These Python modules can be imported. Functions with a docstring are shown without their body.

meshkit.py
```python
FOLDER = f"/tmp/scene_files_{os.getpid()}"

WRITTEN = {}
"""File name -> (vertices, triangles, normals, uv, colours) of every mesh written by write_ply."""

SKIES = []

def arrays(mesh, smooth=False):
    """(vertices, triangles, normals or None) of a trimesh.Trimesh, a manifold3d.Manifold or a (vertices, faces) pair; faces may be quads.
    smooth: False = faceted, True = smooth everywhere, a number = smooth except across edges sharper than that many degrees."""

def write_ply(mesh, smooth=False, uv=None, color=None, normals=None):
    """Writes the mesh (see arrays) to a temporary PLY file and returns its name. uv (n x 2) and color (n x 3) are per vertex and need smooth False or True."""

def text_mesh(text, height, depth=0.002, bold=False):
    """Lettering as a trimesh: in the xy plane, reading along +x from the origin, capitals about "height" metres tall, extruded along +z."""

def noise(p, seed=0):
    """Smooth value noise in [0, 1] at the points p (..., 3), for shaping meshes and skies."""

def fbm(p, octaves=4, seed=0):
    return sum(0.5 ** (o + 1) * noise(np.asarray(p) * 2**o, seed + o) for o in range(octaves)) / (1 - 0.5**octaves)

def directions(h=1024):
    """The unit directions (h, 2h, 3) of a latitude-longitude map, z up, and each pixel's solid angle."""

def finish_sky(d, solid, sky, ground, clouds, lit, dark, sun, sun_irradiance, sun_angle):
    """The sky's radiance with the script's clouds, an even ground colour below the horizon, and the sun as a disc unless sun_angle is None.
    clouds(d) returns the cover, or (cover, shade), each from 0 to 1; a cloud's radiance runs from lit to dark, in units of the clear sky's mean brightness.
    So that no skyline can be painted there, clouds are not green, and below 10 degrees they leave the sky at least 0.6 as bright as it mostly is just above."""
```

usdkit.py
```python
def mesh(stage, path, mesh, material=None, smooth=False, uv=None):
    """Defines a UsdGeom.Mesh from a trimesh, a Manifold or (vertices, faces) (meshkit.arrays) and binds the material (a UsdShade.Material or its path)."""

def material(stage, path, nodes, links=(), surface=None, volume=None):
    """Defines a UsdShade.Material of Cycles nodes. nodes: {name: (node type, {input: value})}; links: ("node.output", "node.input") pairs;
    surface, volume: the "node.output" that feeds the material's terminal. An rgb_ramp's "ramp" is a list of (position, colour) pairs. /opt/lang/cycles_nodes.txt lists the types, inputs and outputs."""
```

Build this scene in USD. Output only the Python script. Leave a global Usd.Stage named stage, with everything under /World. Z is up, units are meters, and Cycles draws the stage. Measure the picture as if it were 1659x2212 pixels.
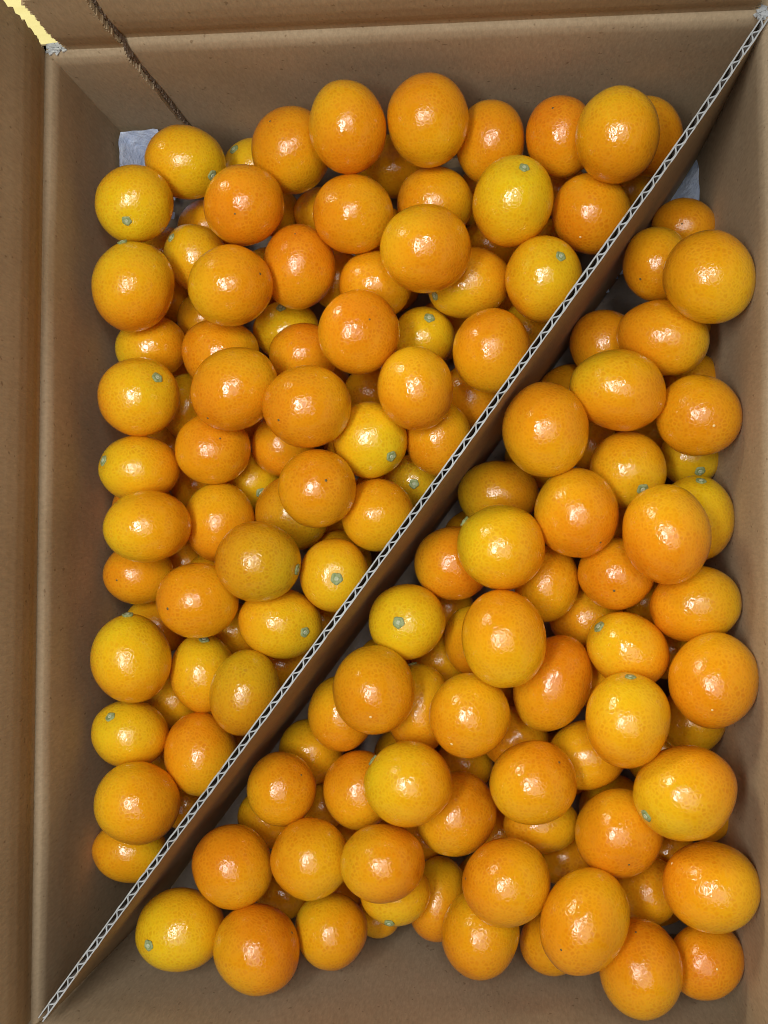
import math, random
import numpy as np, trimesh, usdkit, meshkit
from scipy.interpolate import PchipInterpolator
from pxr import Usd, UsdGeom, UsdLux, UsdShade, Gf, Sdf, Vt

stage = Usd.Stage.CreateInMemory()
UsdGeom.SetStageUpAxis(stage, UsdGeom.Tokens.z)
UsdGeom.SetStageMetersPerUnit(stage, 1.0)
UsdGeom.Xform.Define(stage, '/World')
UsdGeom.Scope.Define(stage, '/World/Looks')

# ------------------------------------------------------------------ camera
CAM_B = np.array([[0.9882791, 0.0032065, -0.1526241], [0.0032065, 0.9991228, 0.041753], [-0.1526241, 0.041753, -0.9874019]])          # columns: right, up, forward (world)
cam = UsdGeom.Camera.Define(stage, '/World/camera')
r_, u_, f_ = CAM_B[:, 0], CAM_B[:, 1], CAM_B[:, 2]
cam.AddTransformOp().Set(Gf.Matrix4d(*r_, 0, *u_, 0, *(-f_), 0, 0, 0, 0.425, 1))
cam.CreateHorizontalApertureAttr(36.0)
cam.CreateVerticalApertureAttr(48.0)
cam.CreateFocalLengthAttr(36.0 * 1750 / 1659)
cam.CreateClippingRangeAttr(Gf.Vec2f(0.01, 50))
cam.CreateExposureAttr(-0.22)

# ------------------------------------------------------------------ light
def rect(name, pos, target, w, h, power, col):
    l = UsdLux.RectLight.Define(stage, '/World/' + name)
    l.CreateWidthAttr(w); l.CreateHeightAttr(h); l.CreateIntensityAttr(power); l.CreateColorAttr(Gf.Vec3f(*col))
    z = np.array(pos, float) - np.array(target, float); z /= np.linalg.norm(z)
    x = np.cross([0, 1, 0.001], z); x /= np.linalg.norm(x); y = np.cross(z, x)
    l.AddTransformOp().Set(Gf.Matrix4d(*x, 0, *y, 0, *z, 0, *pos, 1))
    return l
rect('window_light', (-.15, .0, .60), (-.06, 0, .08), .072, .25, 38.0, (1.0, .985, .96))
rect('window_light_001', (.045, .11, .60), (-.06, 0, .08), .06, .10, 34.0, (1.0, .985, .96))
rect('ceiling_light', (.10, -.14, 1.2), (-.05, .01, .0), .75, .75, 2.3, (.97, .985, 1.0))  # added soft fill from overhead for ambience, no known ceiling lamp
rect('floor_window_light', (-.75, .75, .55), (-.55, .5, -.01), .3, .3, 30.0, (1.0, .95, .75))  # added lamp imitating sunlight on the surface seen through the corner slit

# ------------------------------------------------------------------ materials
def M(name, nodes, links, surface='p.BSDF'):
    return usdkit.material(stage, '/World/Looks/' + name, nodes, links, surface=surface)

def kraft(name, base, dark, rough=.85):
    return M(name, {
        'g': ('geometry', {}),
        'm': ('mapping', {'scale': (1, 1, .35)}),
        'big': ('noise_texture', {'scale': 22.0, 'detail': 4.0, 'roughness': .6}),
        'fib': ('noise_texture', {'scale': 900.0, 'detail': 3.0, 'roughness': .7}),
        'spk': ('noise_texture', {'scale': 420.0, 'detail': 1.0}),
        'r1': ('rgb_ramp', {'ramp': [(.25, dark), (.75, base)]}),
        'r2': ('rgb_ramp', {'ramp': [(.25, (.80, .79, .77)), (.75, (1.1, 1.1, 1.1))]}),
        'r3': ('rgb_ramp', {'ramp': [(.0, (.55, .5, .45)), (.24, (.6, .55, .5)), (.29, (1, 1, 1)), (1, (1, 1, 1))]}),
        'x1': ('mix', {'mix_type': 'multiply', 'fac': 1.0}),
        'x2': ('mix', {'mix_type': 'multiply', 'fac': .8}),
        'b': ('bump', {'strength': .25, 'distance': .0004}),
        'p': ('principled_bsdf', {'roughness': rough, 'specular_ior_level': .25}),
    }, [('g.position', 'm.vector'), ('g.position', 'big.vector'), ('m.vector', 'fib.vector'), ('g.position', 'spk.vector'),
        ('big.fac', 'r1.fac'), ('fib.fac', 'r2.fac'), ('spk.fac', 'r3.fac'),
        ('r1.color', 'x1.color1'), ('r2.color', 'x1.color2'), ('x1.color', 'x2.color1'), ('r3.color', 'x2.color2'),
        ('x2.color', 'p.base_color'), ('fib.fac', 'b.height'), ('b.normal', 'p.normal')])
KRAFT = kraft('kraft_board', (.42, .325, .210), (.365, .275, .17))
KRAFT2 = kraft('kraft_board_inner', (.38, .28, .165), (.33, .237, .135))
CUT = kraft('cut_board_edge', (.50, .52, .53), (.36, .38, .38), .9)
FLUTE = kraft('fluted_paper', (.33, .29, .25), (.26, .22, .19), .9)
CUTDARK = kraft('torn_board_edge', (.24, .175, .125), (.11, .075, .05), .9)

def peel(name, tone, olive=False):
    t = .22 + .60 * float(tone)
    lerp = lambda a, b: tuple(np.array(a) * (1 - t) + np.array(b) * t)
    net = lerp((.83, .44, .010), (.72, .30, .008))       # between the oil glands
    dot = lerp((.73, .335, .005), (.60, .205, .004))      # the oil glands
    if olive: net, dot = (.63, .325, .009), (.51, .22, .006)
    return M(name, {
        'tc': ('texture_coordinate', {}),
        'sx': ('separate_xyz', {}),
        'mr': ('map_range', {'from_min': -.018, 'from_max': .018, 'to_min': 0.0, 'to_max': 1.0, 'clamp': True}),
        'oi': ('object_info', {}),
        'bn': ('noise_texture', {'scale': 70.0, 'detail': 2.0}),
        'rr': ('map_range', {'from_min': .35, 'from_max': .65, 'to_min': .10, 'to_max': .27, 'clamp': True}),
        'hb': ('math', {'math_type': 'multiply_add', 'value2': -.30}),
        'vo': ('voronoi_texture', {'feature': 'distance_to_edge', 'scale': 580.0, 'randomness': 1.0}),
        'wn': ('noise_texture', {'scale': 120.0, 'detail': 1.0}),
        'dr': ('map_range', {'range_type': 'smoothstep', 'from_min': .0, 'from_max': .36, 'to_min': 0.0, 'to_max': 1.0, 'clamp': True}),
        'dm': ('math', {'math_type': 'multiply'}),
        'wr': ('map_range', {'from_min': .3, 'from_max': .7, 'to_min': .3, 'to_max': 1.0, 'clamp': True}),
        'mx': ('mix', {'color1': net, 'color2': dot}),
        'gr': ('rgb_ramp', {'ramp': [(0, (.93, .70, .7)), (.35, (1, .90, .85)), (.65, (1, 1.05, 1)), (1, (.98, 1.24, 1.2))]}),
        'ad': ('math', {'math_type': 'multiply_add', 'value2': .6, 'value3': -.3}),
        'ga': ('math', {'math_type': 'add'}),
        'mg': ('mix', {'mix_type': 'multiply', 'fac': 1.0}),
        'hv': ('hsv', {'saturation': 1.0}),
        'hr': ('map_range', {'to_min': .494, 'to_max': .506}),
        'ln': ('noise_texture', {'scale': 430.0, 'detail': 3.0, 'roughness': .62}),
        'b': ('bump', {'strength': .42, 'distance': .00034}),
        'p': ('principled_bsdf', {'roughness': .12, 'specular_ior_level': .55, 'subsurface_weight': .18, 'subsurface_scale': .003, 'subsurface_radius': (1.0, .45, .08),
                                  'coat_weight': 0.0}),
    }, [('tc.object', 'sx.vector'), ('sx.z', 'mr.value'), ('tc.object', 'bn.vector'), ('tc.object', 'vo.vector'), ('tc.object', 'wn.vector'),
        ('tc.object', 'ln.vector'),
        ('vo.distance', 'dr.value'), ('wn.fac', 'wr.value'), ('dr.result', 'dm.value1'), ('wr.result', 'dm.value2'), ('dm.value', 'mx.fac'),
        ('bn.fac', 'ad.value1'), ('ad.value', 'ga.value1'), ('mr.result', 'ga.value2'), ('ga.value', 'gr.fac'),
        ('mx.color', 'mg.color1'), ('gr.color', 'mg.color2'), ('oi.random', 'hr.value'), ('hr.result', 'hv.hue'), ('mg.color', 'hv.color'),
        ('hv.color', 'p.base_color'),
        ('wn.fac', 'rr.value'), ('rr.result', 'p.roughness'), ('dr.result', 'hb.value1'), ('ln.fac', 'hb.value3'), ('hb.value', 'b.height'), ('b.normal', 'p.normal')])
PEEL = [peel('peel_tone' + ('_%03d' % k if k else ''), k / 9.0) for k in range(10)] + [peel('peel_olive', .5, True)]

STEM = M('stem_button_green', {
    'tc': ('texture_coordinate', {}), 'n': ('noise_texture', {'scale': 900.0, 'detail': 2.0}),
    'r': ('rgb_ramp', {'ramp': [(.3, (.19, .25, .08)), (.7, (.34, .40, .19))]}),
    'b': ('bump', {'strength': .5, 'distance': .0003}), 'p': ('principled_bsdf', {'roughness': .7})},
    [('tc.object', 'n.vector'), ('n.fac', 'r.fac'), ('r.color', 'p.base_color'), ('n.fac', 'b.height'), ('b.normal', 'p.normal')])
STEMCUT = M('stem_cut_pale', {
    'tc': ('texture_coordinate', {}), 'n': ('noise_texture', {'scale': 1300.0, 'detail': 2.0}),
    'r': ('rgb_ramp', {'ramp': [(.3, (.36, .42, .24)), (.7, (.52, .56, .38))]}),
    'p': ('principled_bsdf', {'roughness': .8})},
    [('tc.object', 'n.vector'), ('n.fac', 'r.fac'), ('r.color', 'p.base_color')])
SCAR = M('blossom_scar_brown', {'p': ('principled_bsdf', {'base_color': (.12, .085, .03), 'roughness': .7})}, [])
PALE = M('pale_scratch', {'p': ('principled_bsdf', {'base_color': (.85, .62, .28), 'roughness': .6})}, [])
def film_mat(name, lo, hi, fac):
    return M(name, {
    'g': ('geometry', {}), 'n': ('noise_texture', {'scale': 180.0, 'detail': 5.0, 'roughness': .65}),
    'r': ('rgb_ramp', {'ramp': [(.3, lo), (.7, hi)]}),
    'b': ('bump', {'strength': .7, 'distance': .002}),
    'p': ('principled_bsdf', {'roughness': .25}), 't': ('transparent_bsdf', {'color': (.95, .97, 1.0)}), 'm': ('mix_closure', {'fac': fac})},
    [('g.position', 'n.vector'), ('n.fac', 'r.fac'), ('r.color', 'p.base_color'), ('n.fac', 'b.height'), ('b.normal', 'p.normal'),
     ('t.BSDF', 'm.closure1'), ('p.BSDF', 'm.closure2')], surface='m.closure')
BAG = film_mat('crumpled_film', (.42, .52, .74), (.70, .80, .96), .92)  # lighter copy of the film, kept for the lit corners
SHADED_FILM = film_mat('film_painted_shade', (.10, .11, .14), (.22, .24, .30), .28)  # same film darkened: the shade of the gaps is painted into its colour
TABLE = M('pale_tabletop', {
    'g': ('geometry', {}), 'mp': ('mapping', {'scale': (3, 40, 1)}), 'n': ('noise_texture', {'scale': 6.0, 'detail': 4.0}),
    'r': ('rgb_ramp', {'ramp': [(.3, (.74, .64, .24)), (.7, (.82, .73, .31))]}), 'p': ('principled_bsdf', {'roughness': .6})},
    [('g.position', 'mp.vector'), ('mp.vector', 'n.vector'), ('n.fac', 'r.fac'), ('r.color', 'p.base_color')])

# ------------------------------------------------------------------ helpers
used = {}
def numbered(parent, name):
    k = used.get((parent, name), 0); used[(parent, name)] = k + 1
    return f'{parent}/{name}' + (f'_{k:03d}' if k else '')
def data(p, **kw):
    for k, v in kw.items():
        if v: p.SetCustomDataByKey(k, v)
def thing(name, label, category, group=None, mat=None):
    x = UsdGeom.Xform.Define(stage, numbered('/World', name))
    if mat is not None: x.AddTransformOp().Set(mat)
    data(x.GetPrim(), label=label, category=category, group=group)
    return str(x.GetPath())
def part(parent, name, mesh, mat, smooth=30, label=None):
    m = usdkit.mesh(stage, numbered(parent, name), mesh, mat, smooth)
    data(m.GetPrim(), label=label)
    return str(m.GetPath())
def slab(P, t):
    """closed sheet: P (n, m, 3) visible side; t (3,) thickness vector or (n, m, 3)."""
    n, m = P.shape[:2]
    Q = P + t
    V = np.concatenate([P.reshape(-1, 3), Q.reshape(-1, 3)])
    idx = np.arange(n * m).reshape(n, m); o = n * m
    F = []
    a, b, c, d = idx[:-1, :-1].ravel(), idx[1:, :-1].ravel(), idx[1:, 1:].ravel(), idx[:-1, 1:].ravel()
    F += [np.stack([a, b, c, d], 1), np.stack([a + o, d + o, c + o, b + o], 1)]
    ring = np.concatenate([idx[0, :-1], idx[:-1, -1], idx[-1, :0:-1], idx[:0:-1, 0]])
    nx = np.roll(ring, -1)
    F.append(np.stack([ring, nx, nx + o, ring + o], 1))
    F = np.concatenate(F)
    tm = trimesh.Trimesh(V, np.vstack([F[:, [0, 1, 2]], F[:, [0, 2, 3]]]), process=False)
    if tm.volume < 0: tm.invert()
    return tm
def lathe(prof, seg=20, wob=None):
    """closed solid of revolution about z through profile [(r, z) ...] that starts and ends on the axis."""
    prof = np.array(prof, float); a = np.arange(seg) / seg * 2 * math.pi
    k = len(prof) - 2
    rr = prof[1:-1, 0][:, None] * (np.ones(seg) if wob is None else wob(a))[None]
    V = np.concatenate([[[0, 0, prof[0, 1]]], np.stack([rr * np.cos(a), rr * np.sin(a), np.repeat(prof[1:-1, 1][:, None], seg, 1)], -1).reshape(-1, 3), [[0, 0, prof[-1, 1]]]])
    F = []
    for i in range(seg):
        j = (i + 1) % seg
        F.append((0, 1 + j, 1 + i)); e = 1 + (k - 1) * seg; F.append((e + i, e + j, len(V) - 1))
        for q in range(k - 1):
            s0 = 1 + q * seg; s1 = s0 + seg
            F += [(s0 + i, s0 + j, s1 + j), (s0 + i, s1 + j, s1 + i)]
    tm = trimesh.Trimesh(V, np.array(F), process=False)
    if tm.volume < 0: tm.invert()
    return tm

# ------------------------------------------------------------------ surroundings
ZF = .110
tb = trimesh.creation.box((6, 6, .02)); tb.apply_translation((0, 0, -.0165))
p = usdkit.mesh(stage, '/World/tabletop', tb, TABLE)
data(p.GetPrim(), label='pale yellow surface under the cardboard box', category='surface', kind='structure')

# ------------------------------------------------------------------ the box
XL = lambda y: -.1953 - .0070 * (y - 0.0) * 1.0          # left wall, slightly askew
XR = lambda y: .0965
YB = lambda x: .2080 - .052 * (x + .03)                   # back wall
YF = lambda x: -.2015
rng = np.random.default_rng(11)
box = thing('cardboard_box', 'open brown corrugated cardboard box holding all the kumquats', 'box')
bottom = trimesh.creation.box((.305, .420, .003)); bottom.apply_translation((-.048, .008, -.0045))
part(box, 'bottom_panel', bottom, KRAFT2, False)
def wall(z0, z1, s, pos, inward, bulge=.0, seed=0, lean=0.0):
    """inner face of a wall: s = samples along it, pos(s) -> (x, y), inward normal (2,)."""
    zs = np.unique(np.concatenate([np.linspace(z0, .080, 12), np.linspace(.080, z1, 34)]))
    zs = zs[(zs >= z0) & (zs <= z1)]
    prof = PchipInterpolator([-.004, 0, .055, .080, .095, .1035, .1078, .1094, .110], [0, 0, .0002, .0010, .0017, .0019, .0011, -.0001, -.0007])(zs)
    P = np.zeros((len(zs), len(s), 3))
    for j, q in enumerate(s):
        x, y = pos(q)
        nz = (meshkit.fbm(np.stack([np.full(len(zs), q * 9 + seed), zs * 14, np.full(len(zs), seed * 3.1)], 1), 2) - .5) * .0022
        off = prof * (.75 + .5 * meshkit.noise(np.array([q * 25 + seed, seed * 1.7, .3]))) + nz + lean * (zs - ZF)
        P[:, j] = np.stack([x + inward[0] * off, y + inward[1] * off, zs], 1)
    return P
def flap(s, pos, inward, lean, height, seed=0, jag0=0.0, jag1=0.0, sdir=(0, 1)):
    h = np.concatenate([np.linspace(0, .006, 9), np.linspace(.008, height, 20)])
    prof = PchipInterpolator([0, .002, .006, .012, .020, .035, .2], [-.0008, -.0006, .0004, .0016, .0020, .0014, .0])(h)
    P = np.zeros((len(h), len(s), 3))
    for j, q in enumerate(s):
        x, y = pos(q)
        nz = (meshkit.fbm(np.stack([np.full(len(h), q * 8 + seed), h * 10, np.full(len(h), seed * 2.3)], 1), 2) - .5) * .003 * np.minimum(1, h / .02)
        off = prof + nz - np.tan(lean) * h
        P[:, j] = np.stack([x + inward[0] * off, y + inward[1] * off, ZF + h], 1)
    return P
def ragged(P, col, along, amp, seed):
    g = np.random.default_rng(seed); n = P.shape[0]
    P[:, col] += np.array(along)[None] * (g.normal(0, amp, n))[:, None]
    return P
def densify(P, k=5):
    n = P.shape[0]; t = np.linspace(0, n - 1, (n - 1) * k + 1); i = np.minimum(t.astype(int), n - 2); f = (t - i)[:, None, None]
    return P[i] * (1 - f) + P[i + 1] * f
T = .0042
LS = np.linspace(-.197, .2155, 60)
part(box, 'wall_panel', slab(wall(-.003, ZF, LS, lambda q: (XL(q), q), (1, 0), seed=1), np.array([-T, 0, 0])), KRAFT, 40)
part(box, 'wall_panel', slab(wall(-.003, ZF, np.linspace(-.197, .205, 60), lambda q: (XR(q), q), (-1, 0), seed=2, lean=-.065), np.array([T, 0, 0])), KRAFT, 40)
SEAM = -.1612
part(box, 'wall_panel', slab(wall(-.003, ZF, np.linspace(-.1868, .1085, 60), lambda q: (q, YB(q)), (0, -1), seed=3), np.array([0, T, 0])), KRAFT, 40)
part(box, 'wall_panel', slab(wall(-.003, ZF, np.linspace(-.1975, .1035, 60), lambda q: (q, YF(q)), (0, 1), seed=4, lean=-.085), np.array([0, -T, 0])), KRAFT, 40)
# glued joint lap in the back left corner: its ragged corrugated edge shows beside the seam
lapS = np.concatenate([np.linspace(-.2010, SEAM - .001, 14), [SEAM]])
lapW = densify(wall(-.003, ZF, lapS, lambda q: (q, YB(q) - .0042), (0, -1), seed=3)[:, :], 2)
lap = part(box, 'joint_lap', slab(ragged(lapW, -1, (1, 0, 0), .00035, 5), np.array([0, .0038, 0])), KRAFT, 40)
# flaps standing up from the four fold lines
part(box, 'flap', slab(ragged(densify(flap(np.linspace(-.195, .2135, 60), lambda q: (XL(q), q), (1, 0), math.radians(2), .115, 6), 4), -1, (0, 1, 0), .0006, 7), np.array([-T, 0, 0])), KRAFT2, 40)
part(box, 'flap', slab(flap(np.linspace(-.195, .195, 40), lambda q: (XR(q) + .004, q), (-1, 0), math.radians(24), .115, 8), np.array([T, 0, 0])), KRAFT2, 40)
part(box, 'flap', slab(ragged(densify(flap(np.linspace(SEAM - .001, .0922, 60), lambda q: (q, YB(q)), (0, -1), math.radians(2), .115, 9), 4), -1, (1, 0, 0), .0005, 3), np.array([0, T, 0])), KRAFT2, 40)
part(box, 'flap', slab(flap(np.linspace(-.192, .0975, 40), lambda q: (q, YF(q)), (0, 1), math.radians(24), .115, 10), np.array([0, -T, 0])), KRAFT2, 40)
lf = densify(flap(np.linspace(-.1872, SEAM, 20), lambda q: (q, YB(q) - .0042), (0, -1), math.radians(2), .033, 9), 4)
ragged(lf, 0, (1, 0, 0), .0006, 21); ragged(lf, -1, (1, 0, 0), .0004, 22)
part(box, 'flap', slab(lf, np.array([0, .0038, 0])), KRAFT2, 40, label='short lap flap with a torn ragged edge beside the corner slit')
# ripple of the cut corrugated edge along the seam
def ripple(pts, n, amp, w, seed):
    g = np.random.default_rng(seed); out = []
    pts = np.array(pts)
    for k in range(n):
        t = (k + .5) / n * (len(pts) - 1); i = min(int(t), len(pts) - 2); c = pts[i] * (1 - t + i) + pts[i + 1] * (t - i)
        b = trimesh.creation.box((amp * g.uniform(.7, 1.5), w * g.uniform(.8, 1.0), max(.0004, .0009 * g.lognormal(0, .4))))
        b.apply_transform(trimesh.transformations.rotation_matrix(g.normal(0, .18), (0, 1, 0)))
        b.apply_translation(c + g.normal(0, .0002, 3)); out.append(b)
    return trimesh.util.concatenate(out)
sy = YB(SEAM) - .0042
part(box, 'cut_edge', ripple([(SEAM + .0006, sy + .0022, .002), (SEAM + .0006, sy + .0022, .098), (SEAM + .0006, sy + .0004, .106), (SEAM + .0006, sy + .0024, .112), (SEAM + .0006, sy + .0036, .140)], 260, .0006, .0023, 2), CUTDARK, False, label='dark ragged corrugated edge running up the back wall')
# crushed pale board end at the foot of the corner slit
def crushed(x0, x1, y, seed, n, label):
    g = np.random.default_rng(seed); ch = []
    for k in range(n):
        u = g.uniform(0, 1); b = trimesh.creation.box((g.uniform(.0015, .0040), g.uniform(.0007, .0016), g.uniform(.0003, .0007)))
        b.apply_transform(trimesh.transformations.euler_matrix(g.normal(0, .2), g.normal(0, .2), g.normal(0, .3)))
        b.apply_translation((x0 + (x1 - x0) * u, y + g.normal(0, .0010), .1098 + g.normal(0, .0005))); ch.append(b)
    part(box, 'crushed_corner', trimesh.util.concatenate(ch), CUT, False, label=label)
crushed(-.1960, -.1868, YB(-.19) - .0021, 4, 46, 'pale crushed board end at the foot of the corner slit')
crushed(.0935, .0965, YB(.095) - .0005, 5, 22, 'added pale flakes standing in for the bright slit behind the far end of the divider')  # flakes added to imitate the bright light in the far corner slit

# ------------------------------------------------------------------ divider
div = thing('box_divider', 'corrugated cardboard divider standing diagonally across the box', 'divider')
A, Bp = np.array([-.1895, -.1935]), np.array([.0950, .1985])
dl = np.linalg.norm(Bp - A); du = (Bp - A) / dl; dn = np.array([du[1], -du[0]])
HALF, LIN = .00132, .00030
z0d, z1d = .0, .1115
nS = 160
ss = np.linspace(0, dl, nS)
def dpt(s, o): return A + np.outer(s, du) + np.outer(o, dn)
def ztop(s): return z1d + .0009 * np.sin(s * 17.0 + 1) * np.sin(np.pi * s / dl)
bow = lambda s: PchipInterpolator([0, .15, .3, .45, .62, .85, 1], [0, .0004, .0013, .0021, .0027, .0026, .0006])(s / dl)
for sgn in (1, -1):
    zz = np.concatenate([[0], np.linspace(.02, .085, 6), np.linspace(.095, 1, 2)]) if False else np.linspace(0, 1, 10)
    P = np.zeros((len(zz), nS, 3))
    for i, z in enumerate(zz):
        P[i, :, :2] = dpt(ss, bow(ss) + sgn * HALF); P[i, :, 2] = z0d + z * (ztop(ss) - z0d)
    part(div, 'liner', slab(P, np.array([*(-sgn * dn * LIN), 0])), KRAFT2, 40)
    q = P[-1] + np.array([0, 0, .00012]); g2 = np.random.default_rng(30 + sgn)
    E_ = np.stack([q + np.array([*(sgn * dn * .00006), 0]) , q - np.array([*(sgn * dn * (LIN + .00008)), 0])], 0)
    E_[1, :, :2] -= sgn * dn * np.abs(g2.normal(0, .00010, nS))[:, None]
    E_[0, :, :2] += sgn * dn * g2.normal(0, .00006, nS)[:, None]
    E_[:, :, 2] += g2.normal(0, .00008, nS)[None]
    part(div, 'cut_edge', slab(E_, np.array([0, 0, -.0004])), CUT, 40, label='pale cut edge of a liner along the top')
PER = .00715
nf = int(dl / PER * 22)
sf = np.linspace(.001, dl - .001, nf)
g3 = np.random.default_rng(8)
ph = 2 * np.pi * sf / PER + np.interp(sf, np.linspace(0, dl, 30), g3.normal(0, .6, 30))
amp = HALF - LIN - .00014
wv = np.sin(ph + .55 * np.cos(ph)) * amp
C0 = dpt(sf, bow(sf) + wv)
tan = np.gradient(C0, axis=0); tan /= np.linalg.norm(tan, axis=1)[:, None]; nrm = np.stack([tan[:, 1], -tan[:, 0]], 1)
th = .00018
def ribbon(zlo, zhi, th, jit=0):
    hw = th * (1 + (g3.normal(0, jit, nf) if jit else 0)) * np.ones(nf)
    P = np.zeros((3, nf, 3))
    for i, t in enumerate(np.linspace(0, 1, 3)):
        P[i, :, :2] = C0 + nrm * hw[:, None]; P[i, :, 2] = zlo + (ztop(sf) + zhi - zlo) * t
    Tn = np.zeros((3, nf, 3)); Tn[..., :2] = -2 * nrm * hw[:, None]
    return slab(P, Tn)
part(div, 'fluting', ribbon(0, -.0007, th), FLUTE, 40)
P = np.zeros((2, nf, 3)); hw = .00023 * (1 + .35 * np.abs(meshkit.fbm(np.stack([sf * 900, sf * 0, sf * 0], 1), 3) * 2 - .8))
P[0, :, :2] = C0 + nrm * hw[:, None]; P[1, :, :2] = C0 - nrm * hw[:, None]; P[:, :, 2] = ztop(sf) + meshkit.fbm(np.stack([sf * 700, sf * 0 + 3, sf * 0], 1), 2) * .0006 - .0007
part(div, 'cut_edge', slab(P, np.array([0, 0, -.0005])), CUT, 40, label='pale wavy cut edge of the fluting along the top')

# ------------------------------------------------------------------ plastic film under the fruit
def film(name, label, side, seed, mat, region, lift=0.0):
    n = 2.2e-3; xs = np.arange(-.1985, .0955, n); ys = np.arange(-.189, .2165, n)
    X, Y = np.meshgrid(xs, ys, indexing='ij')
    sd = ((X - A[0]) * dn[0] + (Y - A[1]) * dn[1]) * side
    dL, dB = X - XL(Y), YB(X) - (.0042 if False else 0) - Y
    P3 = np.stack([X * 55, Y * 55, np.full_like(X, seed)], -1)
    Z = .0015 + (.006 + (.007 if mat is BAG else 0)) * meshkit.fbm(P3 * (1.6 if mat is BAG else 1), 4, seed) ** 1.3 * np.minimum(1, np.maximum(.15, sd / .006))
    if side < 0:
        Z += (.038 if mat is BAG else 0) * np.exp(-(np.maximum(0, np.minimum(dL, dB - .004) - .003) / .0055) ** 1.5) * (meshkit.fbm(P3 * .5, 2, 5) * .4 + .8) * np.clip((.056 - np.hypot(dL, dB)) / .016, 0, 1)
    else:
        Z += .016 * np.exp(-((.0965 - X) / .010) ** 2) * np.clip((Y - .12) / .03, 0, 1)
    ok = (sd > -.0015) & (dB > .0062) & (dL > .0012) & (X < .0955 - (.012 if side < 0 else 0))
    ok &= region(X, Y, sd, dL, dB) < .004 * (meshkit.fbm(P3 * 3, 2, 9) - .5) * 8
    Z += lift
    idx = -np.ones(X.shape, int)
    quad = ok[:-1, :-1] & ok[1:, :-1] & ok[1:, 1:] & ok[:-1, 1:]
    use = np.zeros_like(ok)
    use[:-1, :-1] |= quad; use[1:, :-1] |= quad; use[1:, 1:] |= quad; use[:-1, 1:] |= quad
    idx[use] = np.arange(use.sum())
    mv = np.maximum(0, .0019 - sd); X = X + mv * dn[0] * side; Y = Y + mv * dn[1] * side
    V = np.stack([X, Y, Z], -1)[use]
    ii, jj = np.nonzero(quad)
    F = np.stack([idx[ii, jj], idx[ii + 1, jj], idx[ii + 1, jj + 1], idx[ii, jj + 1]], 1)
    m = usdkit.mesh(stage, numbered('/World', name), (V, F), mat, True)
    data(m.GetPrim(), label=label, category='plastic film')
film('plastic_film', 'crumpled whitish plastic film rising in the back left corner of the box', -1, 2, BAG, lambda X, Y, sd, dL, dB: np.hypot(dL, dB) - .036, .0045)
film('plastic_film', 'plastic film with painted shade lining the box bottom left of the divider', -1, 3, SHADED_FILM, lambda X, Y, sd, dL, dB: X * 0 - 1)
film('plastic_film', 'plastic film with painted shade lining the box bottom right of the divider', 1, 7, SHADED_FILM, lambda X, Y, sd, dL, dB: X * 0 - 1)
film('plastic_film', 'bluish crinkled plastic film scrap right of the far end of the divider', 1, 12, BAG, lambda X, Y, sd, dL, dB: .128 - Y, .0045)

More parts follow.
